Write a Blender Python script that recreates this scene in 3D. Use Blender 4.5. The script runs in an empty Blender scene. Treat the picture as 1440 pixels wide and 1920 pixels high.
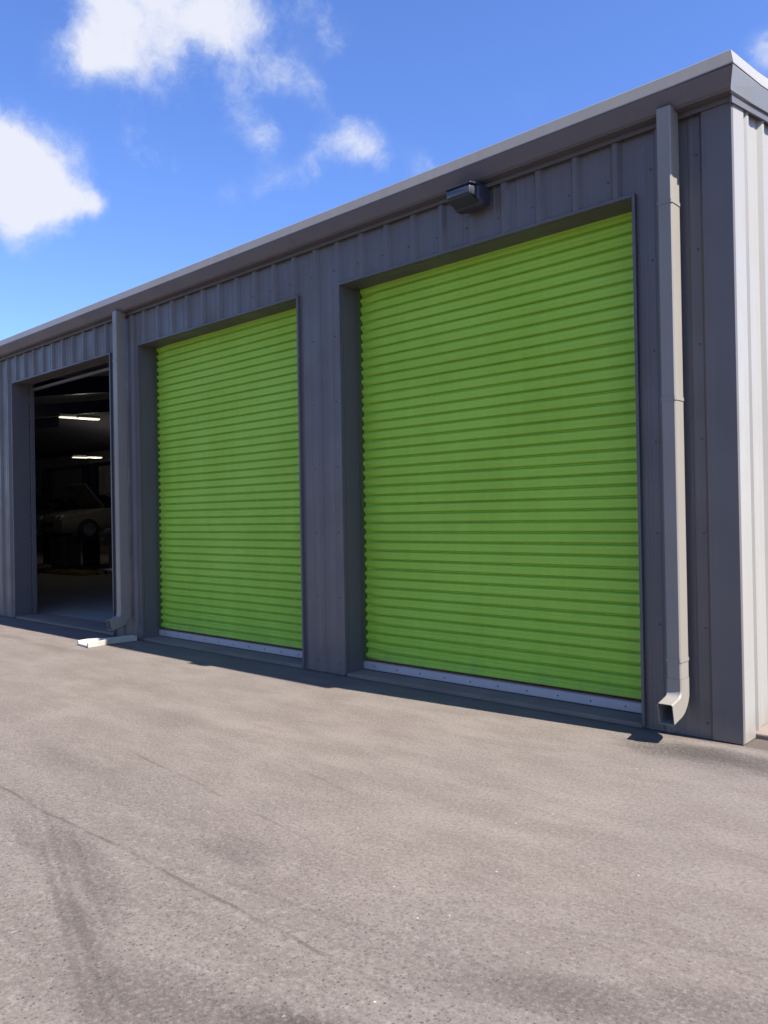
import bpy, bmesh, math, random
from mathutils import Vector, Matrix
random.seed(7)
S = bpy.context.scene
COL = S.collection
R = math.radians

# ------------------------------------------------------------------ camera
YAW, PITCH, ROLL = 2.31816220, 0.00528679691, -0.0176194698
f = Vector((math.cos(YAW)*math.cos(PITCH), math.sin(YAW)*math.cos(PITCH), math.sin(PITCH)))
r0 = Vector((math.sin(YAW), -math.cos(YAW), 0)); u0 = r0.cross(f)
c_, s_ = math.cos(ROLL), math.sin(ROLL)
r1 = c_*r0 + s_*u0; u1 = -s_*r0 + c_*u0
cd = bpy.data.cameras.new('camera'); cam = bpy.data.objects.new('camera', cd); COL.objects.link(cam)
cam.matrix_world = Matrix(((r1.x, u1.x, -f.x, 1.7877), (r1.y, u1.y, -f.y, -5.2263), (r1.z, u1.z, -f.z, 1.4879), (0, 0, 0, 1)))
cd.sensor_fit = 'VERTICAL'; cd.sensor_height = 36; cd.lens = 1500/1920*36
cd.clip_start = 0.05; cd.clip_end = 6000
S.camera = cam

# ------------------------------------------------------------------ light
SUN_EL, SUN_AZ = R(51), R(5)          # azimuth measured from +X towards +Y
sd = Vector((math.cos(SUN_EL)*math.cos(SUN_AZ), math.cos(SUN_EL)*math.sin(SUN_AZ), math.sin(SUN_EL)))
sl = bpy.data.lights.new('sun', 'SUN'); sl.energy = 5.0; sl.angle = R(0.5); sl.color = (1.0, 0.94, 0.86)
so = bpy.data.objects.new('sun', sl); COL.objects.link(so)
so.rotation_euler = sd.to_track_quat('Z', 'Y').to_euler(); so.location = (20, 0, 20)
vs = S.view_settings
vs.view_transform = 'Standard'; vs.look = 'None'; vs.exposure = 1.5; vs.gamma = 1.0; vs.use_curve_mapping = False

W = bpy.data.worlds.new('World'); S.world = W; W.use_nodes = True
nt = W.node_tree; N = nt.nodes; L = nt.links; N.clear()
def wn(t, **k):
    n = N.new(t)
    for a, b in k.items(): setattr(n, a, b)
    return n
def wmath(op, a, b=None, c=None):
    n = wn('ShaderNodeMath', operation=op)
    for i, v in enumerate((a, b, c)):
        if v is None: continue
        if isinstance(v, (int, float)): n.inputs[i].default_value = v
        else: L.new(v, n.inputs[i])
    return n.outputs[0]
SKY_STR = 0.0707
sky = wn('ShaderNodeTexSky', sky_type='NISHITA'); sky.sun_disc = False
sky.sun_elevation = SUN_EL; sky.sun_rotation = R(90) - SUN_AZ
sky.air_density = 1.0; sky.dust_density = 0.6; sky.ozone_density = 2.0
hs = wn('ShaderNodeHueSaturation'); hs.inputs['Saturation'].default_value = 1.12; hs.inputs['Hue'].default_value = 0.508
hs.inputs['Value'].default_value = 1.0
L.new(sky.outputs[0], hs.inputs['Color'])
tc = wn('ShaderNodeTexCoord')
# cloud banks: soft lumps in sky directions, broken up by noise
nz = wn('ShaderNodeTexNoise'); nz.inputs['Scale'].default_value = 9; nz.inputs['Detail'].default_value = 7; nz.inputs['Roughness'].default_value = 0.6
L.new(tc.outputs['Generated'], nz.inputs['Vector'])
sub = wn('ShaderNodeVectorMath', operation='SUBTRACT'); sub.inputs[1].default_value = (.5, .5, .5); L.new(nz.outputs['Color'], sub.inputs[0])
scl = wn('ShaderNodeVectorMath', operation='SCALE'); scl.inputs['Scale'].default_value = 0.06; L.new(sub.outputs[0], scl.inputs[0])
add = wn('ShaderNodeVectorMath', operation='ADD'); L.new(tc.outputs['Generated'], add.inputs[0]); L.new(scl.outputs[0], add.inputs[1])
CL = [(-0.7526, 0.404, 0.52, 0.0435, 0.85), (-0.7271, 0.4373, 0.5292, 0.0533, 0.85), (-0.6956, 0.4738, 0.5401, 0.0505, 0.8), (-0.6717, 0.5098, 0.5376, 0.0383, 0.75), (-0.6582, 0.5374, 0.5273, 0.0246, 0.5), (-0.7797, 0.3944, 0.4864, 0.0315, 0.75), (-0.783, 0.4045, 0.4725, 0.0204, 0.5), (-0.7547, 0.4313, 0.4944, 0.0383, 0.65), (-0.7223, 0.465, 0.5119, 0.032, 0.6), (-0.7679, 0.4262, 0.4781, 0.0225, 0.45), (-0.6938, 0.4984, 0.5199, 0.0258, 0.5), (-0.6155, 0.5747, 0.5393, 0.0226, 0.5), (-0.6153, 0.5933, 0.5191, 0.0171, 0.42), (-0.617, 0.6041, 0.5043, 0.0119, 0.3), (-0.6241, 0.56, 0.5449, 0.0225, 0.35), (-0.6844, 0.5394, 0.4905, 0.0232, 0.32), (-0.6668, 0.5618, 0.4897, 0.0213, 0.42), (-0.6533, 0.5805, 0.486, 0.0214, 0.5), (-0.6471, 0.5981, 0.4729, 0.0149, 0.38), (-0.6477, 0.6063, 0.4614, 0.0109, 0.25), (-0.7026, 0.5384, 0.4652, 0.0201, 0.3), (-0.7095, 0.5432, 0.4489, 0.019, 0.45), (-0.705, 0.5579, 0.4377, 0.0191, 0.5), (-0.7022, 0.5704, 0.4261, 0.0179, 0.48), (-0.7038, 0.5791, 0.4114, 0.0153, 0.32), (-0.7028, 0.5247, 0.4804, 0.0265, 0.22), (-0.7182, 0.5011, 0.4828, 0.0329, 0.15), (-0.7655, 0.4554, 0.4545, 0.0184, 0.38), (-0.7536, 0.4707, 0.4588, 0.0224, 0.25), (-0.7533, 0.4834, 0.446, 0.016, 0.22), (-0.7851, 0.4503, 0.4252, 0.0146, 0.22), (-0.7472, 0.5095, 0.4267, 0.0095, 0.3), (-0.7827, 0.4742, 0.4031, 0.0243, 0.36), (-0.7718, 0.4942, 0.4001, 0.0191, 0.38), (-0.792, 0.4539, 0.4083, 0.0241, 0.2), (-0.644, 0.6308, 0.4329, 0.0221, 0.75), (-0.6589, 0.6238, 0.4204, 0.0181, 0.6), (-0.6347, 0.6467, 0.423, 0.0237, 0.75), (-0.6258, 0.6634, 0.4103, 0.0196, 0.68), (-0.6223, 0.6745, 0.3973, 0.0141, 0.5), (-0.6771, 0.6194, 0.3973, 0.0183, 0.35), (-0.6916, 0.6117, 0.3841, 0.0198, 0.3), (-0.7086, 0.594, 0.3808, 0.0169, 0.28), (-0.7473, 0.5549, 0.3655, 0.0183, 0.26), (-0.7229, 0.582, 0.3723, 0.0169, 0.22), (-0.5882, 0.699, 0.4066, 0.0266, 0.28), (-0.5689, 0.7139, 0.4082, 0.0168, 0.25), (-0.6493, 0.6561, 0.3846, 0.0142, 0.2), (-0.8533, 0.3504, 0.3861, 0.0244, 1.25), (-0.85, 0.3683, 0.3766, 0.0274, 1.25), (-0.8656, 0.3495, 0.3586, 0.0357, 1.3), (-0.8514, 0.3829, 0.3585, 0.0264, 1.1), (-0.8649, 0.3684, 0.341, 0.0297, 1.0), (-0.8417, 0.4077, 0.3541, 0.0228, 0.95), (-0.8315, 0.4241, 0.3587, 0.0189, 0.9), (-0.8279, 0.4345, 0.3547, 0.0122, 0.6), (-0.8705, 0.3273, 0.3675, 0.0511, 1.3), (-0.8211, 0.4075, 0.3998, 0.0296, 0.26), (-0.8445, 0.3499, 0.4054, 0.0255, 0.32), (-0.8372, 0.38, 0.3933, 0.0222, 0.6), (-0.8769, 0.3617, 0.3165, 0.0397, 0.28), (-0.8541, 0.4042, 0.3272, 0.0229, 0.3), (-0.2572, 0.8519, 0.4562, 0.016, 0.5), (-0.2499, 0.8603, 0.4444, 0.0197, 0.75), (-0.4777, 0.7512, 0.4556, 0.0404, 0.12), (-0.5895, 0.6081, 0.5316, 0.0143, 0.15)]
acc = None
for x, y, z, rr, st in CL:
    dn = wn('ShaderNodeVectorMath', operation='DISTANCE'); dn.inputs[1].default_value = (x, y, z); L.new(add.outputs[0], dn.inputs[0])
    q = wmath('DIVIDE', dn.outputs['Value'], rr)
    q = wmath('MULTIPLY', q, q); q = wmath('MULTIPLY', q, -1.0); g = wmath('EXPONENT', q)
    acc = wmath('MULTIPLY', g, st) if acc is None else wmath('MULTIPLY_ADD', g, st, acc)
n2 = wn('ShaderNodeTexNoise'); n2.inputs['Scale'].default_value = 13; n2.inputs['Detail'].default_value = 10; n2.inputs['Roughness'].default_value = 0.68
L.new(add.outputs[0], n2.inputs['Vector'])
amp = wmath('MINIMUM', wmath('MULTIPLY', acc, 2.4), 1.0)
k = wmath('MULTIPLY', wmath('MULTIPLY_ADD', n2.outputs['Fac'], 3.3, -1.62), amp)
k = wmath('ADD', k, acc)
den = wn('ShaderNodeMapRange', interpolation_type='SMOOTHSTEP'); L.new(k, den.inputs['Value'])
den.inputs['From Min'].default_value = 0.10; den.inputs['From Max'].default_value = 1.9; den.inputs['To Max'].default_value = 0.97
mix = wn('ShaderNodeMix', data_type='RGBA'); L.new(den.outputs[0], mix.inputs['Factor'])
gain = wn('ShaderNodeMix', data_type='RGBA', blend_type='MULTIPLY'); gain.inputs['Factor'].default_value = 1
L.new(hs.outputs[0], gain.inputs['A']); gain.inputs['B'].default_value = (.86, 1.0, 1.30, 1)
L.new(gain.outputs['Result'], mix.inputs['A'])
cc = wn('ShaderNodeMix', data_type='RGBA'); L.new(wmath('MULTIPLY', den.outputs[0], 1.0), cc.inputs['Factor'])
cc.inputs['A'].default_value = (3.1, 3.6, 4.8, 1); cc.inputs['B'].default_value = (4.3, 4.4, 4.9, 1)
L.new(cc.outputs['Result'], mix.inputs['B'])
bg = wn('ShaderNodeBackground'); bg.inputs['Strength'].default_value = SKY_STR; L.new(mix.outputs['Result'], bg.inputs['Color'])
wo = wn('ShaderNodeOutputWorld'); L.new(bg.outputs[0], wo.inputs['Surface'])

# ------------------------------------------------------------------ materials
class M_:
    def __init__(s, name, rough=.6, metal=0.0, spec=.5):
        s.m = bpy.data.materials.new(name); s.m.use_nodes = True; s.t = s.m.node_tree
        s.b = s.t.nodes['Principled BSDF']; s.b.inputs['Roughness'].default_value = rough; s.b.inputs['Metallic'].default_value = metal
        s.b.inputs['Specular IOR Level'].default_value = spec
    def n(s, t, **k):
        n = s.t.nodes.new(t)
        for a, b in k.items(): setattr(n, a, b)
        return n
    def l(s, a, b): s.t.links.new(a, b)
    def math(s, op, a, b=None, c=None, clamp=False):
        n = s.n('ShaderNodeMath', operation=op, use_clamp=clamp)
        for i, v in enumerate((a, b, c)):
            if v is None: continue
            if isinstance(v, (int, float)): n.inputs[i].default_value = v
            else: s.l(v, n.inputs[i])
        return n.outputs[0]
    def obj(s): return s.n('ShaderNodeTexCoord').outputs['Object']
    def mapv(s, v, scale): 
        m = s.n('ShaderNodeMapping'); m.inputs['Scale'].default_value = scale; s.l(v, m.inputs['Vector']); return m.outputs[0]
    def noise(s, v, scale, det=4, rough=.55, out='Fac'):
        n = s.n('ShaderNodeTexNoise'); n.inputs['Scale'].default_value = scale; n.inputs['Detail'].default_value = det; n.inputs['Roughness'].default_value = rough
        s.l(v, n.inputs['Vector']); return n.outputs[out]
    def ramp(s, v, a, b, lo=0.0, hi=1.0, smooth=True):
        n = s.n('ShaderNodeMapRange'); 
        if smooth: n.interpolation_type = 'SMOOTHSTEP'
        s.l(v, n.inputs['Value']); n.inputs['From Min'].default_value = a; n.inputs['From Max'].default_value = b
        n.inputs['To Min'].default_value = lo; n.inputs['To Max'].default_value = hi; return n.outputs[0]
    def mix(s, fac, a, b, mode='MIX'):
        n = s.n('ShaderNodeMix', data_type='RGBA', blend_type=mode)
        for key, v in (('Factor', fac), ('A', a), ('B', b)):
            if isinstance(v, tuple): n.inputs[key].default_value = (*v, 1)
            elif isinstance(v, (int, float)): n.inputs[key].default_value = v
            else: s.l(v, n.inputs[key])
        return n.outputs['Result']
    def col(s, v):
        if isinstance(v, tuple): s.b.inputs['Base Color'].default_value = (*v, 1)
        else: s.l(v, s.b.inputs['Base Color'])
    def bump(s, h, st=.2, dist=.01):
        n = s.n('ShaderNodeBump'); n.inputs['Strength'].default_value = st; n.inputs['Distance'].default_value = dist
        s.l(h, n.inputs['Height']); s.l(n.outputs[0], s.b.inputs['Normal'])

def painted(name, c, rough=.42, grime=.12, streak=.1, metal=0.0, spec=.45, oil=.25, base=0):
    """painted sheet steel: faint vertical rain streaks, dust and slight oil-canning"""
    m = M_(name, rough, metal, spec); o = m.obj()
    a = m.noise(o, 1.7, 5); st = m.noise(m.mapv(o, (14, 14, .35)), 1.0, 5, .6); fine = m.noise(o, 60, 3)
    dark = tuple(x*.72 for x in c); lite = tuple(min(1, x*1.12+.01) for x in c)
    col = m.mix(m.ramp(a, .35, .7, 0, grime*2.2), c, dark)
    col = m.mix(m.ramp(st, .45, .75, 0, streak*3), col, lite)
    col = m.mix(m.ramp(fine, .5, .8, 0, .12), col, dark)
    if base:      # mud splashed up from the yard
        sz = m.n('ShaderNodeSeparateXYZ'); m.l(o, sz.inputs[0])
        hgt = m.math('MULTIPLY_ADD', m.noise(m.mapv(o, (5, 5, .5)), 1.3, 5, .65), -.55, m.math('ADD', sz.outputs['Z'], .20))
        col = m.mix(m.ramp(hgt, .16, -.06, 0, base), col, (.16, .135, .11))
    m.col(col)
    m.l(m.ramp(a, .3, .7, rough-.08, rough+.12), m.b.inputs['Roughness'])
    m.bump(m.noise(m.mapv(o, (1.6, 1.6, .7)), 1.6, 2), oil, .02)
    return m.m

FRONT = painted('shade_toned_sheet_steel', (.104, .093, .092), grime=.16, streak=.13, base=.55)  # same paint as the end wall; its shade is put into this darker colour
DARKTRIM = painted('shade_toned_trim', (.092, .084, .088), rough=.45)  # follows the front wall tone, darkened to carry its shade
SIDE = painted('pale_grey_sheet_steel', (.245, .236, .218), grime=.14, streak=.08, base=.5)
EAVE = painted('shade_toned_gutter_steel', (.098, .092, .108), grime=.1)  # shade on the gutter face is put into this darker colour
FLASH = painted('sky_lightened_flashing', (.205, .19, .172), grime=.12)  # upper eave band coloured lighter for the sky light it catches
SPOUT = painted('off_white_spout', (.200, .184, .162), grime=.1, rough=.45)
GREEN = painted('green_painted_curtain', (.272, .480, .040), rough=.65, grime=.13, streak=.10, oil=.35, base=.28)
BAR = painted('galvanised_bottom_bar', (.40, .37, .37), rough=.45, metal=.15, grime=.15)
GUIDE = painted('dark_green_guide', (.055, .085, .025), rough=.7)
REDSEAL = painted('red_brown_seal', (.13, .04, .025), rough=.8)
SCREW = painted('dark_screw_heads', (.05, .05, .06), rough=.6)
LINER = painted('grey_inner_liner', (.36, .36, .42), rough=.8)
INSUL = painted('pale_roof_insulation', (.30, .31, .38), rough=.9)
BLACKM = painted('black_plastic', (.02, .02, .025), rough=.5)
POSTB = painted('dark_blue_lift_paint', (.02, .025, .07), rough=.4)
YELLOW = painted('faded_yellow_paint', (.42, .30, .06), rough=.6)
CARP = painted('pale_beige_car_paint', (.20, .185, .165), rough=.3, oil=0.02)
CARD = painted('dark_grey_car_paint', (.10, .10, .11), rough=.3, oil=0.02)
RUBBER = painted('black_rubber', (.02, .02, .02), rough=.85)
CHROME = painted('brushed_metal', (.55, .55, .56), rough=.25, metal=.9)
WHITEB = painted('white_enamel', (.33, .32, .29), rough=.5)
BRONZE = painted('dark_bronze_housing', (.035, .036, .055), rough=.35)
def glass():
    m = M_('prismatic_lens', .18, 0, .6); o = m.obj()
    m.col((.06, .064, .085)); m.b.inputs['Transmission Weight'].default_value = .25
    m.bump(m.noise(m.mapv(o, (120, 4, 4)), 1.5, 1), .4, .004)
    return m.m
LENS = glass()
m = M_('dark_window_glass', .05); m.col((.01, .012, .015)); DGLASS = m.m
m = M_('headlight_glass', .1); m.col((.75, .75, .7)); HEADG = m.m
m = M_('glowing_tube'); m.b.inputs['Emission Color'].default_value = (1, .90, .68, 1); m.b.inputs['Emission Strength'].default_value = .40; m.col((.9, .9, .85)); TUBE = m.m

def concrete(name, c):
    m = M_(name, .85); o = m.obj()
    a = m.noise(o, 2.2, 6); b = m.noise(o, 90, 3)
    col = m.mix(m.ramp(a, .35, .7), tuple(x*.8 for x in c), c); col = m.mix(m.ramp(b, .5, .75, 0, .5), col, tuple(x*.6 for x in c))
    m.col(col); m.bump(b, .4, .003); return m.m
CONC = concrete('pale_concrete', (.19, .148, .12))
SHOPFLOOR = concrete('workshop_concrete', (.30, .275, .24))

# yard surface
def yard():
    m = M_('worn_pale_asphalt', .9, 0, .3); o = m.obj()
    sx = m.n('ShaderNodeSeparateXYZ'); m.l(o, sx.inputs[0]); X, Y = sx.outputs['X'], sx.outputs['Y']
    big = m.noise(o, .55, 5, .6); mid = m.noise(m.mapv(o, (.6, 1.5, 1)), 2.6, 6, .65); fine = m.noise(o, 52, 8, .85); grit = m.noise(o, 150, 4, .8)
    c = m.mix(m.ramp(mid, .35, .68), (0.1132, 0.0935, 0.0795), (0.1510, 0.1282, 0.1104))
    c = m.mix(m.ramp(big, .38, .68, 0, .5), c, (0.1223, 0.1049, 0.0958))
    # traffic-worn coarser zone out in the yard: exposed dark stone
    wear = m.ramp(m.math('MULTIPLY_ADD', big, 1.6, m.math('MULTIPLY', Y, -1.0)), 2.5, 4.4)
    c = m.mix(m.math('MULTIPLY', wear, .40), c, (0.0944, 0.0792, 0.0707))
    # aggregate
    vo = m.n('ShaderNodeTexVoronoi'); vo.inputs['Scale'].default_value = 85; m.l(o, vo.inputs['Vector'])
    rgb = m.n('ShaderNodeSeparateColor'); m.l(vo.outputs['Color'], rgb.inputs[0])
    stone = m.math('MULTIPLY', m.ramp(rgb.outputs[0], .62, .8), m.ramp(vo.outputs['Distance'], .55, .25))
    amt = m.math('MULTIPLY_ADD', wear, .5, .22)
    c = m.mix(m.math('MULTIPLY', stone, amt), c, (0.0407, 0.0330, 0.0289))
    lites = m.math('MULTIPLY', m.ramp(rgb.outputs[1], .80, .95), m.ramp(vo.outputs['Distance'], .5, .2))
    c = m.mix(m.math('MULTIPLY', lites, .35), c, (0.2113, 0.1887, 0.1620))
    c = m.mix(m.ramp(fine, .50, .64, 0, .66), c, (0.0533, 0.0440, 0.0379))
    c = m.mix(m.ramp(fine, .49, .37, 0, .62), c, (0.1962, 0.1697, 0.1472))
    c = m.mix(m.ramp(grit, .5, .72, 0, .35), c, (0.0481, 0.0403, 0.0344))
    mot = m.noise(o, 19, 8, .85)
    near = m.math('MULTIPLY_ADD', wear, .42, .10)
    c = m.mix(m.math('MULTIPLY', m.ramp(mot, .52, .68), near), c, (.060, .049, .043))
    c = m.mix(m.math('MULTIPLY', m.ramp(mot, .49, .36), m.math('MULTIPLY', near, .85)), c, (0.2193, 0.1895, 0.1691))
    pits = m.n('ShaderNodeTexVoronoi'); pits.inputs['Scale'].default_value = 48; m.l(o, pits.inputs['Vector'])
    pr_ = m.n('ShaderNodeSeparateColor'); m.l(pits.outputs['Color'], pr_.inputs[0])
    pit = m.math('MULTIPLY', m.ramp(pits.outputs['Distance'], .34, .12), m.ramp(pr_.outputs[0], .74, .88))
    c = m.mix(m.math('MULTIPLY', pit, m.math('MULTIPLY_ADD', wear, .55, .30)), c, (.030, .024, .022))
    # rare pale chips
    v2 = m.n('ShaderNodeTexVoronoi'); v2.inputs['Scale'].default_value = 13; m.l(o, v2.inputs['Vector'])
    r2 = m.n('ShaderNodeSeparateColor'); m.l(v2.outputs['Color'], r2.inputs[0])
    chip = m.math('MULTIPLY', m.ramp(v2.outputs['Distance'], .075, .04), m.ramp(r2.outputs[0], .86, .9))
    c = m.mix(chip, c, (0.3170, 0.3018, 0.2578))
    # paving joints running along the front of the shop
    def joint(y0, slope, x0, x1, w, a):
        wob = m.math('ADD', m.math('MULTIPLY_ADD', m.noise(o, 2.0, 3, .6), .09, -.045), m.math('MULTIPLY_ADD', m.noise(o, 28, 5, .8), .030, -.015))
        dy = m.math('ABSOLUTE', m.math('ADD', m.math('MULTIPLY_ADD', X, -slope, m.math('ADD', Y, -y0)), wob))
        line = m.ramp(dy, w, w*.25)
        ends = m.math('MULTIPLY', m.ramp(X, x0, x0+.6), m.ramp(X, x1, x1-.6))
        brk = m.ramp(m.noise(m.mapv(o, (2.2, .4, 1)), 1.6, 3), .36, .62, .12, 1)
        return m.math('MULTIPLY', m.math('MULTIPLY', line, ends), m.math('MULTIPLY', brk, a))
    for args in ((-3.37, .01, -9, .35, .015, .55), (-2.86, -.10, -3.3, -.75, .018, .40), (-2.42, -.17, -2.4, -1.0, .018, .3)):
        c = m.mix(joint(*args), c, (0.0355, 0.0264, 0.0206))
    # oil, tyre and damp stains
    def spot(x, y, rx, ry, a, th=0):
        co, si = math.cos(th), math.sin(th)
        dx = m.math('ADD', X, -x); dy = m.math('ADD', Y, -y)
        u = m.math('DIVIDE', m.math('MULTIPLY_ADD', dx, co, m.math('MULTIPLY', dy, si)), rx)
        v = m.math('DIVIDE', m.math('MULTIPLY_ADD', dx, -si, m.math('MULTIPLY', dy, co)), ry)
        q = m.math('ADD', m.math('MULTIPLY', u, u), m.math('MULTIPLY', v, v))
        q = m.math('ADD', q, m.math('MULTIPLY_ADD', mid, 2.4, -1.2))
        return m.math('MULTIPLY', m.math('MULTIPLY', m.ramp(q, 1.7, -.3), a), m.ramp(fine, .36, .58, .25, 1.25))
    for args in ((-.28, -.34, .36, .18, .85, .1), (0, -.28, .34, .16, .75, 0), (.30, -.36, .5, .22, .8, .2), (.55, -.1, .5, .2, .35, 0),
                 (-1.60, -3.55, .62, .10, .45, -.25), (-1.15, -3.05, .26, .12, .45, 0), (.12, -3.72, .30, .14, .9, .3), (-.35, -3.95, .4, .2, .45, 0),
                 (-1.0, -3.85, .5, .05, .5, -.22), (-2.0, -3.62, .5, .05, .4, -.22), (.5, -3.05, .35, .12, .3, .5), (.8, -2.9, .5, .16, .35, .5),
                 (-2.9, -2.9, .5, .2, .25, .1), (-7.4, -.95, .6, .10, .3, 0), (-8.6, -.9, .5, .08, .3, 0), (-3.4, -2.0, .5, .2, .2, 0), (-5.2,-1.5,.8,.2,.2,0)):
        c = m.mix(spot(*args), c, (0.0429, 0.0352, 0.0303))
    for args in ((-1.35, -3.74, 1.3, .020, .45, -.33), (-1.30, -3.81, 1.3, .018, .42, -.33), (-1.50, -3.60, 1.0, .016, .3, -.33), (-.2, -3.15, 1.6, .016, .2, .16), (1.2, -2.3, 1.8, .018, .2, .42)):
        c = m.mix(spot(*args), c, (.052, .043, .040))
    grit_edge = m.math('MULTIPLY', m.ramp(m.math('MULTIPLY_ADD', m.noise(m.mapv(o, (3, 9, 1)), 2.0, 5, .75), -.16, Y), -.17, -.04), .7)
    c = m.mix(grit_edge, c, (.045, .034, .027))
    m.col(c)
    h = m.math('ADD', m.math('MULTIPLY', fine, .7), m.math('MULTIPLY', grit, .5))
    m.bump(h, .5, .006)
    return m.m
YARD = yard()

# ------------------------------------------------------------------ mesh helpers
class MB:
    def __init__(s): s.v = []; s.f = []; s.mi = []
    def poly(s, pts, mi=0):
        b = len(s.v); s.v += [tuple(p) for p in pts]; s.f.append(list(range(b, b+len(pts)))); s.mi.append(mi); return s
    def box(s, x0, x1, y0, y1, z0, z1, mi=0):
        b = len(s.v)
        s.v += [(x, y, z) for z in (z0, z1) for x, y in ((x0, y0), (x1, y0), (x1, y1), (x0, y1))]
        for q in ((0, 3, 2, 1), (4, 5, 6, 7), (0, 1, 5, 4), (1, 2, 6, 5), (2, 3, 7, 6), (3, 0, 4, 7)):
            s.f.append([b+i for i in q]); s.mi.append(mi)
        return s
    def loft(s, rings, closed=True, caps=True, mi=0):
        n = len(rings[0]); b = len(s.v)
        for rg in rings: s.v += [tuple(p) for p in rg]
        for i in range(len(rings)-1):
            for j in range(n if closed else n-1):
                k = (j+1) % n
                s.f.append([b+i*n+j, b+i*n+k, b+(i+1)*n+k, b+(i+1)*n+j]); s.mi.append(mi)
        if caps and closed:
            s.f.append([b+j for j in range(n)][::-1]); s.mi.append(mi)
            s.f.append([b+(len(rings)-1)*n+j for j in range(n)]); s.mi.append(mi)
        return s
    def cyl(s, a, b, rad, n=16, rad2=None, mi=0):
        a = Vector(a); b = Vector(b); d = (b-a).normalized(); t = Vector((0, 0, 1)) if abs(d.z) < .9 else Vector((1, 0, 0))
        e1 = d.cross(t).normalized(); e2 = d.cross(e1); rad2 = rad if rad2 is None else rad2
        ring = lambda c, q: [c+e1*math.cos(2*math.pi*i/n)*q+e2*math.sin(2*math.pi*i/n)*q for i in range(n)]
        return s.loft([ring(a, rad), ring(b, rad2)], mi=mi)
    def build(s, name, mats, parent=None, bevel=0, smooth=False, solid=0):
        me = bpy.data.meshes.new(name); me.from_pydata(s.v, [], s.f)
        if not isinstance(mats, (list, tuple)): mats = [mats]
        for q in mats: me.materials.append(q)
        for p, q in zip(me.polygons, s.mi): p.material_index = q
        bm = bmesh.new(); bm.from_mesh(me)
        if not solid: bmesh.ops.remove_doubles(bm, verts=bm.verts, dist=1e-6)
        bmesh.ops.recalc_face_normals(bm, faces=bm.faces)
        if bevel: bmesh.ops.bevel(bm, geom=[e for e in bm.edges if e.is_manifold and e.calc_face_angle(0) > .5], offset=bevel, segments=2, affect='EDGES', profile=.5)
        bm.to_mesh(me); bm.free()
        if smooth:
            for p in me.polygons: p.use_smooth = True
            me.set_sharp_from_angle(angle=R(35))
        o = bpy.data.objects.new(name, me); COL.objects.link(o)
        if parent: o.parent = parent
        return o
def tag(o, label, cat=None, group=None, kind=None):
    if label: o['label'] = label
    if cat: o['category'] = cat
    if group: o['group'] = group
    if kind: o['kind'] = kind
    return o
def empty(name, loc=(0, 0, 0)):
    o = bpy.data.objects.new(name, None); o.empty_display_size = .2; COL.objects.link(o); o.location = loc; return o
def copy_tree(o, parent=None):
    c = o.copy(); COL.objects.link(c)
    if parent: c.parent = parent
    for ch in list(o.children): copy_tree(ch, c)
    return c

# ------------------------------------------------------------------ ground
g = MB()
# one sheet; fine cells near the camera so it can undulate slightly away from the shop
def gz(x, y):
    return 0.0
g.poly([(-2500, -2500, 0), (2500, -2500, 0), (2500, 2500, 0), (-2500, 2500, 0)])
tag(g.build('ground', YARD), 'worn pale asphalt yard with joints, tyre marks and dark stains', kind='structure')

# ------------------------------------------------------------------ building
XL, YB = -45.0, 18.0         # left end, back
ZE = 4.13                    # eave height
SL = 0.17                    # roof slope
DOORS = [(-3.578, -.675), (-7.181, -4.188), (-10.934, -7.892)]
HD = 3.66
B = tag(empty('metal_building'), 'long grey metal workshop with roller doors, its shaded front toned darker than the end wall', 'building')

def rib_profile(a, b, x_ref, pitch=.3125, inv=False):
    """points (x, depth) along an R-panel: depth 0 = pan, .030 = rib crown"""
    ks = []
    k = math.floor((a-x_ref)/pitch)-1
    while x_ref+k*pitch < b+pitch:
        c = x_ref+k*pitch
        ks += [(c-.044, 0), (c-.018, .030), (c+.018, .030), (c+.044, 0), (c+.098, 0), (c+.108, .003), (c+.122, .003), (c+.132, 0), (c+.188, 0), (c+.198, .003), (c+.212, .003), (c+.222, 0)]
        k += 1
    ks.sort()
    def val(x):
        for (x0, d0), (x1, d1) in zip(ks, ks[1:]):
            if x0 <= x <= x1: return d0+(d1-d0)*((x-x0)/(x1-x0) if x1 > x0 else 0)
        return 0
    return [(a, val(a))]+[q for q in ks if a+1e-4 < q[0] < b-1e-4]+[(b, val(b))]
PAN = .031
def panel(mb, a, b, z0, z1, x_ref=-.172):
    pr = rib_profile(a, b, x_ref)
    for (xa, da), (xb, db) in zip(pr, pr[1:]):
        mb.poly([(xa, PAN-da, z0), (xb, PAN-db, z0), (xb, PAN-db, z1), (xa, PAN-da, z1)])
def screw(mb, x, y, z, n=(0, -1, 0), mi=1):
    n = Vector(n); p = Vector((x, y, z)); mb.cyl(p, p+n*.006, .006, 6, mi=mi)
TF = .022
w = MB()
z0 = .004
segs = [(-.675+TF, -.172), (-4.188+TF, -3.578-TF), (-7.892+TF, -7.181-TF), (XL, -10.934-TF)]
for a, b in segs: panel(w, a, b, z0, ZE-.02)
for a, b in DOORS: panel(w, a-TF, b+TF, HD+TF, ZE-.02)
# the panel strip is full height; heads butt to it.  screws beside each rib
k = 0
x = -.172
while x > -16:
    for z in (.10, .72, 1.34, 1.96, 2.58, 3.20, 3.82):
        for dx in (-.065,):
            xx = x+dx
            if any(a-TF < xx < b+TF for a, b in DOORS) and z < HD+TF: continue
            if -.50 < xx < -.30 or xx > -.18: continue
            screw(w, xx, PAN, z)
    x -= .3125
w.build('front_wall', [FRONT, SCREW], B)

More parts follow.
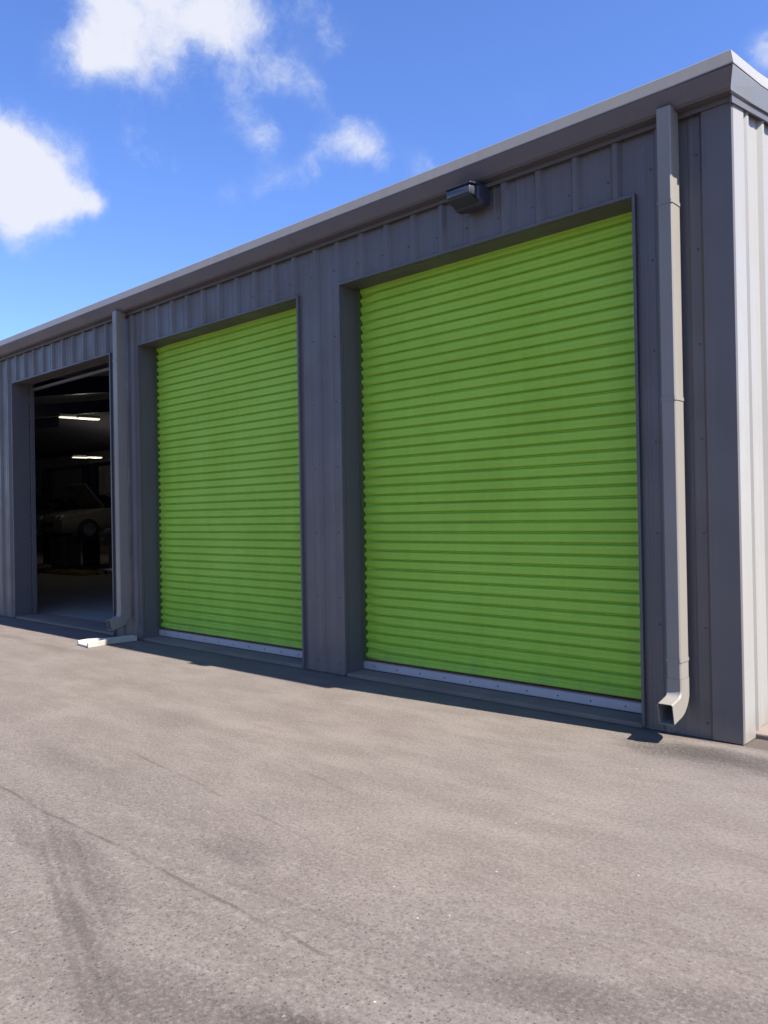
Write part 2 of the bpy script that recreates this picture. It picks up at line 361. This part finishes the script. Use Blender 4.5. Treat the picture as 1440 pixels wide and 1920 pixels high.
# structural wall behind (liner), with the three openings
w = MB()
yl0, yl1 = .06, .265
xs = [-.04, -.675+.012]
def solid_x(a, b, z0, z1): w.box(a, b, yl0, yl1, z0, z1)
solid_x(-.675+.012, -.04, 0, ZE-.03)
solid_x(-4.188+.012, -3.578-.012, 0, ZE-.03)
solid_x(-7.892+.012, -7.181-.012, 0, ZE-.03)
solid_x(XL+.05, -10.934-.012, 0, ZE-.03)
for a, b in DOORS: solid_x(a-.012, b+.012, HD+.012, ZE-.03)
w.build('inner_liner', LINER, B)

# left jambs, heads and flange trims for each opening
for i, (a, b) in enumerate(DOORS):
    t = MB()
    for (p, q, sgn) in ((a-TF, a, 1), (b, b+TF, -1)):
        t.box(p, q, -.001, .040, .010, HD+TF)                 # flange on the wall face
    t.box(a, b, -.001, .040, HD, HD+TF)
    tr = t.build('door_trim', DARKTRIM, B, bevel=.003)
    t = MB()
    t.box(a-.011, a+.003, .041, .262, .0, HD-.001)
    t.build('door_jamb', DARKTRIM, tr)
    t = MB()
    t.box(b-.003, b+.011, .041, .262, .0, HD-.001)
    t.build('door_jamb', DARKTRIM, tr)
    t = MB()
    t.box(a+.004, b-.004, .041, .262, HD-.003, HD+.011)
    t.build('door_head', DARKTRIM, tr)

# concrete slab: sill strip flush with doors, foundation lip
t = MB(); t.box(XL+.06, -.045, .034, YB-.05, -.3, .022)
t.build('concrete_slab', SHOPFLOOR, B)
for a, b in DOORS:
    t = MB(); t.box(a+.004, b-.004, .01, .50, -.1, .030)
    t.build('door_sill', CONC, B, bevel=.006)
t = MB(); t.box(-.03, .10, .22, YB, -.3, .035)
t.build('foundation_edge', CONC, B, bevel=.01)
t = MB(); t.box(XL, -.175, .012, .033, .0, .05); 
# corner trims
t = MB(); t.box(-.172, 0.0, -.001, .030, .006, ZE-.01)
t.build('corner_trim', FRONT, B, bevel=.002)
# side (gable) wall
def zr(y): return ZE + SL*(y if y < YB/2 else YB-y)
t = MB()
pr = rib_profile(.215, YB, .305)
for (ya, da), (yb, db) in zip(pr, pr[1:]):
    t.poly([(-PAN+da, ya, z0), (-PAN+db, yb, z0), (-PAN+db, yb, zr(yb)+.0), (-PAN+da, ya, zr(ya)+.0)])
for y in [.305+.3125*j+.06 for j in range(0, 12)]:
    for z in (.10, .72, 1.34, 1.96, 2.58, 3.20, 3.82): screw(t, -PAN, y, z, (1, 0, 0))
t.build('side_wall', [SIDE, SCREW], B)
t = MB(); t.box(-.029, 0.001, .031, .222, .006, ZE+.02)
t.build('corner_trim', SIDE, B, bevel=.002)
# closing walls
t = MB()
t.box(-.10, -.045, .268, YB-.1, .023, ZE)
t.box(XL, XL+.05, .10, YB-.02, 0, ZE)
t.box(XL, -.05, YB-.04, YB, 0, ZE-.02)
for x0, x1 in ((-.10, -.045), (XL, XL+.05)):
    t.loft([[(x, .268, ZE), (x, YB-.04, ZE), (x, YB/2, ZE+SL*YB/2-.05)] for x in (x0, x1)])
t.build('rear_and_end_walls', LINER, B)

# roof: two slopes with thickness
t = MB()
for s in (0, 1):
    y0, y1 = (-.06, YB/2) if s == 0 else (YB/2, YB+.1)
    za = ZE+.115+(SL*y0 if s == 0 else SL*YB/2); zb = ZE+.115+(SL*YB/2 if s == 0 else -SL*.1)
    t.loft([[(x, y0, za), (x, y1, zb), (x, y1, zb-.07), (x, y0, za-.07)] for x in (XL-.04, .03)])
roof = t.build('roof', [EAVE], B)
t = MB()
x = XL
t2 = t
for s in (0,):
    t.loft([[(x, .27, ZE+.035+SL*.27), (x, YB/2, ZE+.035+SL*YB/2), (x, YB/2, ZE+.02+SL*YB/2), (x, .27, ZE+.02+SL*.27)] for x in (XL+.06, -.11)])
    t.loft([[(x, YB-.1, ZE+.035+SL*.1), (x, YB/2+.001, ZE+.035+SL*YB/2), (x, YB/2+.001, ZE+.02+SL*YB/2), (x, YB-.1, ZE+.02+SL*.1)] for x in (XL+.06, -.11)])
t.build('roof_insulation', INSUL, B)

# eave gutter: sculpted profile; mitred to rake trim at the corner
# (offset outwards, height)
GP = [(.0, 4.105), (.085, 4.105), (.105, 4.118), (.172, 4.208), (.172, 4.212), (.0, 4.213)]
RP = [(.0, 4.110), (.030, 4.110), (.036, 4.124), (.074, 4.214), (.074, 4.218), (-.02, 4.219)]
GF = [(.02, 4.2145), (.176, 4.2145), (.176, 4.222), (.150, 4.312), (.143, 4.318), (.02, 4.318)]
RF = [(-.02, 4.2205), (.078, 4.2205), (.078, 4.228), (.056, 4.318), (.050, 4.324), (-.06, 4.330)]
def ringfront(x): return [(x, -o, z) for o, z in GP]
corner = [(ro, -go, gz_) for (go, gz_), (ro, rz) in zip(GP, RP)]
t = MB()
t.loft([ringfront(XL-.05), ringfront(-.3), corner], caps=False)
t.poly(ringfront(XL-.05)[::-1])
gut = t.build('eave_gutter', EAVE, B, smooth=False)
t = MB()
cornf = [(ro, -go, rz) for (go, z1), (ro, rz) in zip(GF, RF)]
t.loft([[(XL-.05, -o, z) for o, z in GF], [(-.3, -o, z) for o, z in GF], cornf], caps=False)
t.poly([(XL-.05, -o, z) for o, z in GF][::-1])
t.build('eave_flashing', FLASH, B)
# gutter joint covers
for xj in (-4.1, -8.3, -12.4):
    t = MB()
    t.loft([[(x, -(o+.0025), z-.0005 if i < 3 else z+.001) for i, (o, z) in enumerate(GP[2:4])] for x in (xj-.02, xj+.02)], closed=False, caps=False)
    t.build('joint_cover', EAVE, gut)
# rake trim along the gable
t = MB()
def rakering(y): return [(ro, y, z+SL*y) for ro, z in RP]
t.loft([corner, rakering(.35), rakering(YB/2)], closed=True, caps=False)
rk = t.build('rake_trim', painted('pale_rake_trim', (.20, .20, .205), grime=.08), B)
t = MB()
t.loft([cornf, [(ro, .35, z+SL*.35) for ro, z in RF], [(ro, YB/2, z+SL*YB/2) for ro, z in RF]], closed=True, caps=False)
t.build('rake_flashing', SIDE, B)
# thin closure strip under the rake trim
t = MB(); t.loft([[(.001, y, z+SL*y) for z in (4.06, 4.108)]+[(.016, y, z+SL*y) for z in (4.108, 4.06)] for y in (-.03, YB/2)])
t.build('rake_closure', DARKTRIM, B)
t = MB(); t.box(XL, .0, -.016, -.0015, 4.072, 4.104)
t.build('eave_closure', DARKTRIM, B)

# ------------------------------------------------------------------ roller doors
YC = .27
def curtain(a, b, label):
    t = MB(); pitch = .0868; prof = []
    z = .125; n = 0
    while z < HD+.05:
        for q, d in ((0, .0), (.03, .0), (.07, -.019), (.14, -.0275), (.40, -.0305), (.50, -.0270), (.60, -.0305), (.80, -.0280), (.885, -.019), (.945, .0)):
            prof.append((z+q*pitch, d))
        z += pitch
    # slight sag and per-slat unevenness across the width
    nx = 28; rng = random.Random(int(-a*100))
    rows = []
    amp = [rng.uniform(-.0012, .0012) for _ in range(len(prof)//10+2)]
    ph = [rng.uniform(0, 6.28) for _ in range(len(prof)//10+2)]
    for i, (z, d) in enumerate(prof):
        row = []
        for j in range(nx+1):
            fx = .5-.5*math.cos(math.pi*j/nx); x = a+.0032+(b-a-.0064)*fx
            edge = math.exp(-((x-a)/.13)**2)
            zz = z+amp[i//10]*math.sin(fx*5+ph[i//10])*1.3+edge*.005*math.sin(i//10*1.9)
            wide = (.8+.15*math.sin(i//10*2.3))*edge if i % 10 in (2, 3, 7, 8) else 0
            row.append((x, YC+.004+d*(1-wide)+amp[i//10]*.8*math.sin(fx*9+ph[i//10]), zz))
        rows.append(row)
    t.loft(rows, closed=False, caps=False)
    d = empty('roller_door'); d.parent = B; d['label'] = label
    c = t.build('curtain', GREEN, d, smooth=True)
    t = MB(); t.loft([[(x, YC-.004, .036), (x, YC-.030, .036), (x, YC-.034, .042), (x, YC-.034, .105), (x, YC-.012, .116), (x, YC-.004, .116)] for x in (a+.006, b-.006)])
    x = a+.15
    while x < b-.05:
        screw(t, x, YC-.034, .072, mi=1); x += .28
    bb = t.build('bottom_bar', [BAR, SCREW], d, bevel=0)
    t = MB(); t.box(a+.01, b-.01, YC-.028, YC-.006, .030, .0355); t.build('rubber_seal', RUBBER, bb)
    t = MB(); t.box(a+.012, b-.012, YC-.026, YC-.012, .1165, .125); t.build('red_edge', REDSEAL, c)
    for xg in (a+.0035, b-.0335):
        t = MB(); t.box(xg, xg+.030, YC-.043, YC+.012, .118, HD-.01); t.build('guide_rail', GUIDE, d)
    return d
curtain(*DOORS[0], 'closed green roller door nearest the building corner, under the wall light')
curtain(*DOORS[1], 'closed green roller door in the middle bay')
# open bay: curtain rolled up on its drum
a, b = DOORS[2]
d = empty('roller_door'); d.parent = B; d['label'] = 'roller door rolled right up in the open bay'
t = MB(); t.cyl((a-.05, .60, HD+.43), (b+.05, .60, HD+.43), .20, 28); t.build('curtain', GREEN, d, smooth=True)
t = MB(); t.box(a+.02, b-.02, .31, .36, HD-.085, HD-.045); t.build('bottom_bar', painted('dull_bottom_bar', (.10, .09, .10)), d, bevel=.004)
for x0 in (a+.003, b-.043):
    t = MB(); t.box(x0, x0+.04, .27, .33, .031, HD+.1); t.build('guide_rail', DARKTRIM, d)

# ------------------------------------------------------------------ downspouts
def spout(x0, label):
    wd, dp = .096, .135
    xa, xb = x0, x0+wd
    path = []   # (y centre, z, tangent angle) sweep in the yz plane
    yc = -.017-dp/2
    path.append((yc, 4.118, 0)); path.append((yc, .40, 0))
    rad = .115
    cy, cz = yc-rad, .33
    n = 9; turn = R(78)
    path.append((yc, cz, 0))
    for i in range(1, n+1):
        th = turn*i/n
        path.append((cy+rad*math.cos(th), cz-rad*math.sin(th), th))
    yy, zz, th = path[-1]
    path.append((yy-math.sin(th)*.11, zz-math.cos(th)*.11, th))
    def ring(q, ex=0.0, rw=.008):
        y, z, th = q; n_ = Vector((0, math.cos(th), -math.sin(th)))   # across the section
        h = dp/2+ex; c = Vector((0, y, z)); pts = []
        for sx, sn in ((xa-ex, -1), (xb+ex, -1), (xb+ex, 1), (xa-ex, 1)):
            pts.append((sx, c+n_*h*sn))
        # round the corners a touch
        out = []
        corners = [(Vector((p[0], p[1].y, p[1].z))) for p in pts]
        for i, p in enumerate(corners):
            pr_, nx_ = corners[i-1], corners[(i+1) % 4]
            out.append(p+(pr_-p).normalized()*rw); out.append(p+(nx_-p).normalized()*rw)
        return out
    dn = empty('downspout'); dn.parent = B; dn['label'] = label
    t = MB(); t.loft([ring(path[0]), ring(path[1])], caps=False); t.build('pipe', SPOUT, dn)
    t = MB()
    outer = [ring(q, .0025) for q in path[1:]]
    t.loft(outer, caps=False)
    inner = [ring(q, -.002, .006) for q in path[3:]][::-1]
    t.loft([outer[-1]]+inner, caps=False)
    t.build('elbow', SPOUT, dn)
    for z in (.52, 2.22, 3.50):
        t = MB(); q = (yc, z-.012, 0); q2 = (yc, z+.012, 0)
        t.loft([ring(q, .004), ring(q2, .004)], caps=False); pass
        t.build('strap', SPOUT, dn)
    return dn
spout(-.427, 'downspout beside the building corner, lit down one side by the sun')
spout(-7.52, 'shaded downspout between the open bay and the middle door')

# ------------------------------------------------------------------ splash block
e = tag(empty('splash_block', (-7.27, -.10, 0)), 'long narrow pale splash block under the shaded downspout, its white tip in sun', 'splash block')
t = MB()
rings = []
for (y, wv, h, fl) in ((0.05, .13, .065, .04), (0.0, .13, .065, .03), (-.26, .14, .06, .028), (-.36, .20, .066, .028), (-.48, .31, .066, .026), (-.60, .34, .058, .024)):
    hw = wv/2; rim = .028
    rings.append([(-hw, y, 0.002), (hw, y, 0.002), (hw, y, h), (hw-rim, y, h), (hw-rim-.012, y, fl), (-hw+rim+.012, y, fl), (-hw+rim, y, h), (-hw, y, h)])
t.loft(rings); t.build('trough', WHITEB, e, bevel=.004)
t = MB(); t.box(-.03, .03, -.02, .0, .035, .06); t.build('end_stop', WHITEB, e)
e.rotation_euler = (0, 0, R(-6))

# ------------------------------------------------------------------ wall light
e = tag(empty('wall_light', (-1.985, -.001, 3.97)), 'dark bronze wall pack light under the gutter above the near green door', 'wall light')
t = MB()
hw = .135
t.loft([[(-hw, 0, -.06), (hw, 0, -.06), (hw, 0, .12), (-hw, 0, .12)], [(-hw, -.10, -.075), (hw, -.10, -.075), (hw, -.10, .12), (-hw, -.10, .12)],
        [(-hw+.01, -.16, -.02), (hw-.01, -.16, -.02), (hw-.01, -.16, .108), (-hw+.01, -.16, .108)]])
t.build('housing', BRONZE, e, bevel=.022)
t = MB()
t.loft([[(-hw+.012, -.155, -.018), (hw-.012, -.155, -.018), (hw-.012, -.155, .09), (-hw+.012, -.155, .09)],
        [(-hw+.02, -.255, .000), (hw-.02, -.255, .000), (hw-.02, -.25, .082), (-hw+.02, -.25, .082)]])
t.build('lens', LENS, e, bevel=.024, smooth=True)
t = MB()
t.loft([[(-hw, -.10, .10), (hw, -.10, .10), (hw, -.10, .128), (-hw, -.10, .128)], [(-hw+.01, -.25, .085), (hw-.01, -.25, .085), (hw-.01, -.25, .100), (-hw+.01, -.25, .100)]])
t.build('hood', BRONZE, e, bevel=.009)
t = MB()
t.loft([[(-hw+.02, -.06, -.078), (hw-.02, -.06, -.078), (hw-.02, -.235, -.012), (-hw+.02, -.235, -.012)], [(-hw+.03, -.06, -.066), (hw-.03, -.06, -.066), (hw-.03, -.235, -.001), (-hw+.03, -.235, -.001)]])
t.build('lower_guard', BRONZE, e)

e.scale = (1, 1, .84)
# ------------------------------------------------------------------ workshop interior
t = MB(); 
t.box(-44.8, -.12, 13.0, 13.12, .023, ZE+.6); t.build('partition', LINER, B)
t = MB()
for j in range(14):
    t.box(-33.9+j*.22, -33.9+j*.22+.20, 12.955, 12.985, .05, 4.3)
t.build('back_panel', painted('dusty_back_panel', (.50, .48, .46)), B)
# portal frames and purlins seen in the gloom
for xf in (-14.6, -21.6, -28.6, -35.6):
    t = MB(); t.box(xf-.10, xf+.10, .30, .58, .023, ZE-.35)
    t.loft([[(x, .28, ZE-.33), (x, 9, ZE+1.05), (x, 9, ZE+1.45), (x, .28, ZE+.0)] for x in (xf-.09, xf+.09)])
    t.build('portal_frame', POSTB, B)

def make_light():
    e = empty('ceiling_light', (0, 0, 0))
    t = MB(); t.loft([[(sx*.055, y, .09), (sx*.11, y, .03), (sx*.11, y, .02), (-sx*.11, y, .02), (-sx*.11, y, .03), (-sx*.055, y, .09)] for y in (-.29, .29) for sx in (1,)])
    t.build('reflector', WHITEB, e)
    for sx in (-.05, .05):
        t = MB(); t.cyl((sx, -.28, .0), (sx, .28, .0), .018, 10); t.build('tube', TUBE, e, smooth=True)
    return e
L0 = make_light()
spots = [(-19.32, 5.0, 4.33, 'lit strip light in the open bay, left one of the brighter upper pair'),
         (-18.80, 5.27, 4.27, 'lit strip light in the open bay, right one of the brighter upper pair'),
         (-28.65, 9.9, 4.03, 'lit strip light deep in the open bay, left one of the small lower pair'),
         (-27.95, 10.15, 4.00, 'lit strip light deep in the open bay, right one of the small lower pair')]
for i, (x, y, z, lb) in enumerate(spots):
    o = L0 if i == 0 else copy_tree(L0)
    o.location = (x, y, z); o.rotation_euler = (0, 0, R(-8)); 
    if i in (1, 3):     # the tubes' own light
        ld = bpy.data.lights.new('tube_glow', 'POINT'); ld.energy = 5.0 if i == 1 else 9.0; ld.color = (1, .9, .72); ld.shadow_soft_size = .25
        lo = bpy.data.objects.new('tube_glow', ld); COL.objects.link(lo); lo.parent = o; lo.location = (0, 0, -.12)
    tag(o, lb, 'ceiling light', 'lit strip lights inside the workshop')

# vehicle on a two-post lift
def make_car(paint):
    """nose towards -y, origin on its own wheel plane"""
    e = empty('car')
    # cross-sections along y: (y, half width, z floor, z belt/top, crown)
    t = MB(); rings = []
    for (y, hw, zb, zt) in ((-2.15, .55, .30, .60), (-2.08, .74, .24, .72), (-1.7, .84, .20, .80), (-1.0, .88, .20, .90), (-.7, .88, .20, .95), (.9, .88, .20, .98), (1.7, .86, .22, .98), (2.1, .78, .28, .92), (2.2, .6, .35, .78)):
        rings.append([(-hw*.9, y, zb), (hw*.9, y, zb), (hw, y, zb+.14), (hw*1.0, y, (zb+zt)/2), (hw*.95, y, zt-.06), (hw*.80, y, zt), (-hw*.80, y, zt), (-hw*.95, y, zt-.06), (-hw, y, (zb+zt)/2), (-hw, y, zb+.14)])
    t.loft(rings); t.build('body', paint, e, smooth=True)
    t = MB(); t.loft([[(-hw, y, z), (hw, y, z), (hw*k_, y2, z2), (-hw*k_, y2, z2)] for hw, y, z, k_, y2, z2 in ((.74, -.75, .93, 1, -.70, .95), (.60, -.05, 1.38, 1, -.0, 1.40), (.60, 1.0, 1.40, 1, 1.05, 1.38), (.70, 1.75, .95, 1, 1.78, .94))])
    # cabin as a loft of x-extruded profile
    t = MB(); prof = [(-.80, .92), (-.05, 1.38), (.35, 1.43), (1.0, 1.39), (1.75, .95)]
    t.loft([[(sx*(.76 if z < 1 else .60), y, z) for y, z in prof] for sx in (-1, 1)]); t.build('cabin', DGLASS, e)
    t = MB(); t.loft([[(sx*.60, -.02, 1.39), (sx*.60, .36, 1.445), (sx*.60, 1.0, 1.405), (sx*.60, 1.0, 1.43), (sx*.60, .36, 1.47), (sx*.60, -.02, 1.415)] for sx in (-1, 1)]); t.build('roof_panel', paint, e)
    # raised bonnet
    t = MB(); t.loft([[(-.70, -.80, .97), (.70, -.80, .97), (.66, -1.35, 1.62), (-.66, -1.35, 1.62)], [(-.70, -.78, .99), (.70, -.78, .99), (.66, -1.33, 1.64), (-.66, -1.33, 1.64)]]); t.build('bonnet', paint, e)
    for sx in (-1, 1):
        t = MB(); t.loft([[(sx*.70, -2.10, .60), (sx*.45, -2.135, .60), (sx*.45, -2.12, .72), (sx*.70, -2.06, .72)], [(sx*.70, -2.0, .60), (sx*.45, -2.0, .60), (sx*.45, -2.0, .72), (sx*.70, -2.0, .72)]])
        t.build('headlight', HEADG, e)
    for sx in (-1, 1):
        for y in (-1.35, 1.35):
            t = MB(); t.cyl((sx*.70, y, .31), (sx*.90, y, .31), .31, 24); wh = t.build('wheel', RUBBER, e, bevel=.02, smooth=True)
            t = MB(); t.cyl((sx*.895, y, .31), (sx*.912, y, .31), .19, 20); t.build('rim', CHROME, wh)
    t = MB(); t.box(-.34, .34, -2.17, -2.10, .40, .54); t.build('grille', BLACKM, e)
    return e
def make_lift():
    e = empty('car_lift')
    for sx in (-1, 1):
        t = MB(); t.box(sx*1.45-.14, sx*1.45+.14, -.12, .12, .0, 3.3); t.build('post', POSTB, e, bevel=.01)
        t = MB(); t.box(sx*1.45-.32, sx*1.45+.32, -.28, .28, .001, .03); t.build('base_plate', YELLOW, e)
        for sy in (-1, 1):
            t = MB(); a_ = Vector((sx*1.30, 0, .86)); b_ = Vector((sx*.70, sy*.95, .86)); t.cyl(a_, b_, .05, 8); t.build('arm', POSTB, e)
    t = MB(); t.box(-1.31, 1.31, -.06, .06, 3.2, 3.32); t.build('crossbeam', POSTB, e)
    return e
l1 = make_lift(); tag(l1, 'dark blue two-post car lift holding up the pale car in the open bay', 'car lift', 'two-post car lifts'); l1.location = (-20.9, 7.2, .023)
l2 = copy_tree(l1); tag(l2, 'dark blue two-post car lift farther left in the bay, mostly behind the door jamb', 'car lift', 'two-post car lifts'); l2.location = (-24.2, 7.2, .023)
c1 = make_car(CARP); tag(c1, 'pale beige car raised on the lift with its bonnet up', 'car', 'cars raised on lifts'); c1.location = (-20.9, 7.2, .95)
c2 = make_car(CARD); tag(c2, 'grey raised car partly hidden behind the left jamb of the open bay', 'car', 'cars raised on lifts'); c2.location = (-24.2, 7.2, .95)
# drip tray on the floor
t = MB(); t.loft([[(-1.0, -.25, 0), (1.0, -.25, 0), (1.0, .25, 0), (-1.0, .25, 0)], [(-1.05, -.3, .09), (1.05, -.3, .09), (1.05, .3, .09), (-1.05, .3, .09)], [(-1.0, -.26, .09), (1.0, -.26, .09), (1.0, .26, .09), (-1.0, .26, .09)], [(-.96, -.22, .02), (.96, -.22, .02), (.96, .22, .02), (-.96, .22, .02)]])
o = t.build('drip_tray', YELLOW); o.location = (-19.9, 5.3, .025); tag(o, 'low yellow drip tray on the workshop floor under the raised car', 'drip tray')
# engine stand in front of the car
e = tag(empty('engine_stand', (-18.9, 5.9, .023)), 'dark engine on a wheeled stand beside the raised car', 'engine stand')
t = MB(); t.box(-.3, .3, -.03, .03, .10, .16); t.box(-.03, .03, -.4, .4, .10, .16); t.box(-.04, .04, -.04, .04, .16, .9); t.build('frame', CHROME, e)
t = MB(); t.box(-.25, .25, -.22, .22, .78, 1.15); t.cyl((-.2, 0, 1.15), (.2, 0, 1.15), .12, 14); t.cyl((0, -.3, .9), (0, -.2, .9), .11, 14); t.build('engine', painted('cast_metal', (.16, .14, .14), rough=.6), e, bevel=.02)
for sx, sy in ((-.3, 0), (.3, 0), (0, -.4), (0, .4)):
    t = MB(); t.cyl((sx-.02, sy, .05), (sx+.02, sy, .05), .05, 12); t.build('caster', RUBBER, e)
# wall boxes on the partition near the right-hand jamb
def wbox(loc, s, lb, m_=WHITEB):
    e = tag(empty('electrical_box', loc), lb, 'electrical box')
    t = MB(); t.box(-s/2, s/2, -.05, 0, -s*.7, s*.7); t.build('case', m_, e, bevel=.01)
    t = MB(); t.box(-s*.3, s*.3, -.056, -.0505, -s*.35, s*.35); t.build('cover', CHROME, e)
wcol = MB(); wcol.box(-17.55, -16.9, 5.30, 5.5, .023, 4.6)
wcol.build('inner_pier', LINER, B)
wbox((-17.22, 5.299, 3.60), .10, 'topmost small white box near the right jamb inside the open bay')
wbox((-17.20, 5.299, 2.92), .10, 'small white box on the dark inner pier, just above the tall one')
wbox((-17.20, 5.299, 2.50), .16, 'taller white box on the dark inner pier at head height')
wbox((-17.40, 5.299, .62), .15, 'pale blue grey socket box low on the dark inner pier', painted('pale_blue_box', (.45, .55, .65)))

# tool chest and shelving in the gloom
e = tag(empty('tool_chest', (-21.6, 5.9, .023)), 'dark wheeled tool chest with drawers near the left jamb of the open bay', 'tool chest')
t = MB(); t.box(-.45, .45, -.25, .25, .12, 1.05); t.build('cabinet', CARD, e, bevel=.01)
for k in range(5):
    dz = .17+k*.17
    d_ = MB().box(-.42, .42, -.268, -.2505, dz, dz+.15).build('drawer', CARD, e, bevel=.004)
    MB().box(-.30, .30, -.285, -.2685, dz+.11, dz+.125).build('handle', CHROME, d_)
for sx in (-.38, .38):
    for sy in (-.18, .18):
        MB().cyl((sx-.02, sy, .06), (sx+.02, sy, .06), .06, 12).build('caster', RUBBER, e)
e = tag(empty('storage_rack', (-27.2, 11.6, .023)), 'tall steel rack with boxes at the back of the workshop', 'rack')
for sx in (-1.2, 1.2):
    for sy in (-.3, .3): MB().box(sx-.03, sx+.03, sy-.03, sy+.03, 0, 2.6).build('upright', POSTB, e)
for z in (.3, 1.1, 1.9): MB().box(-1.17, 1.17, -.3, .3, z, z+.04).build('shelf', CHROME, e)
rr = random.Random(3)
for z in (.34, 1.14, 1.94):
    for k in range(4):
        w_ = rr.uniform(.16, .24); h_ = rr.uniform(.25, .5)
        b_ = MB().box(-w_, w_, -.2, .2, 0, h_).build('storage_box', WHITEB if rr.random() < .4 else CARD, None, bevel=.01)
        b_.location = (-27.2-.85+k*.56, 11.6, .023+z+.001)
        tag(b_, '%s box, %s from the left on the %s shelf of the workshop rack' % ('pale' if b_.data.materials[0] == WHITEB else 'dark', ('first', 'second', 'third', 'fourth')[k], {.34: 'lowest', 1.14: 'middle', 1.94: 'top'}[z]), 'box', 'boxes on the workshop rack')
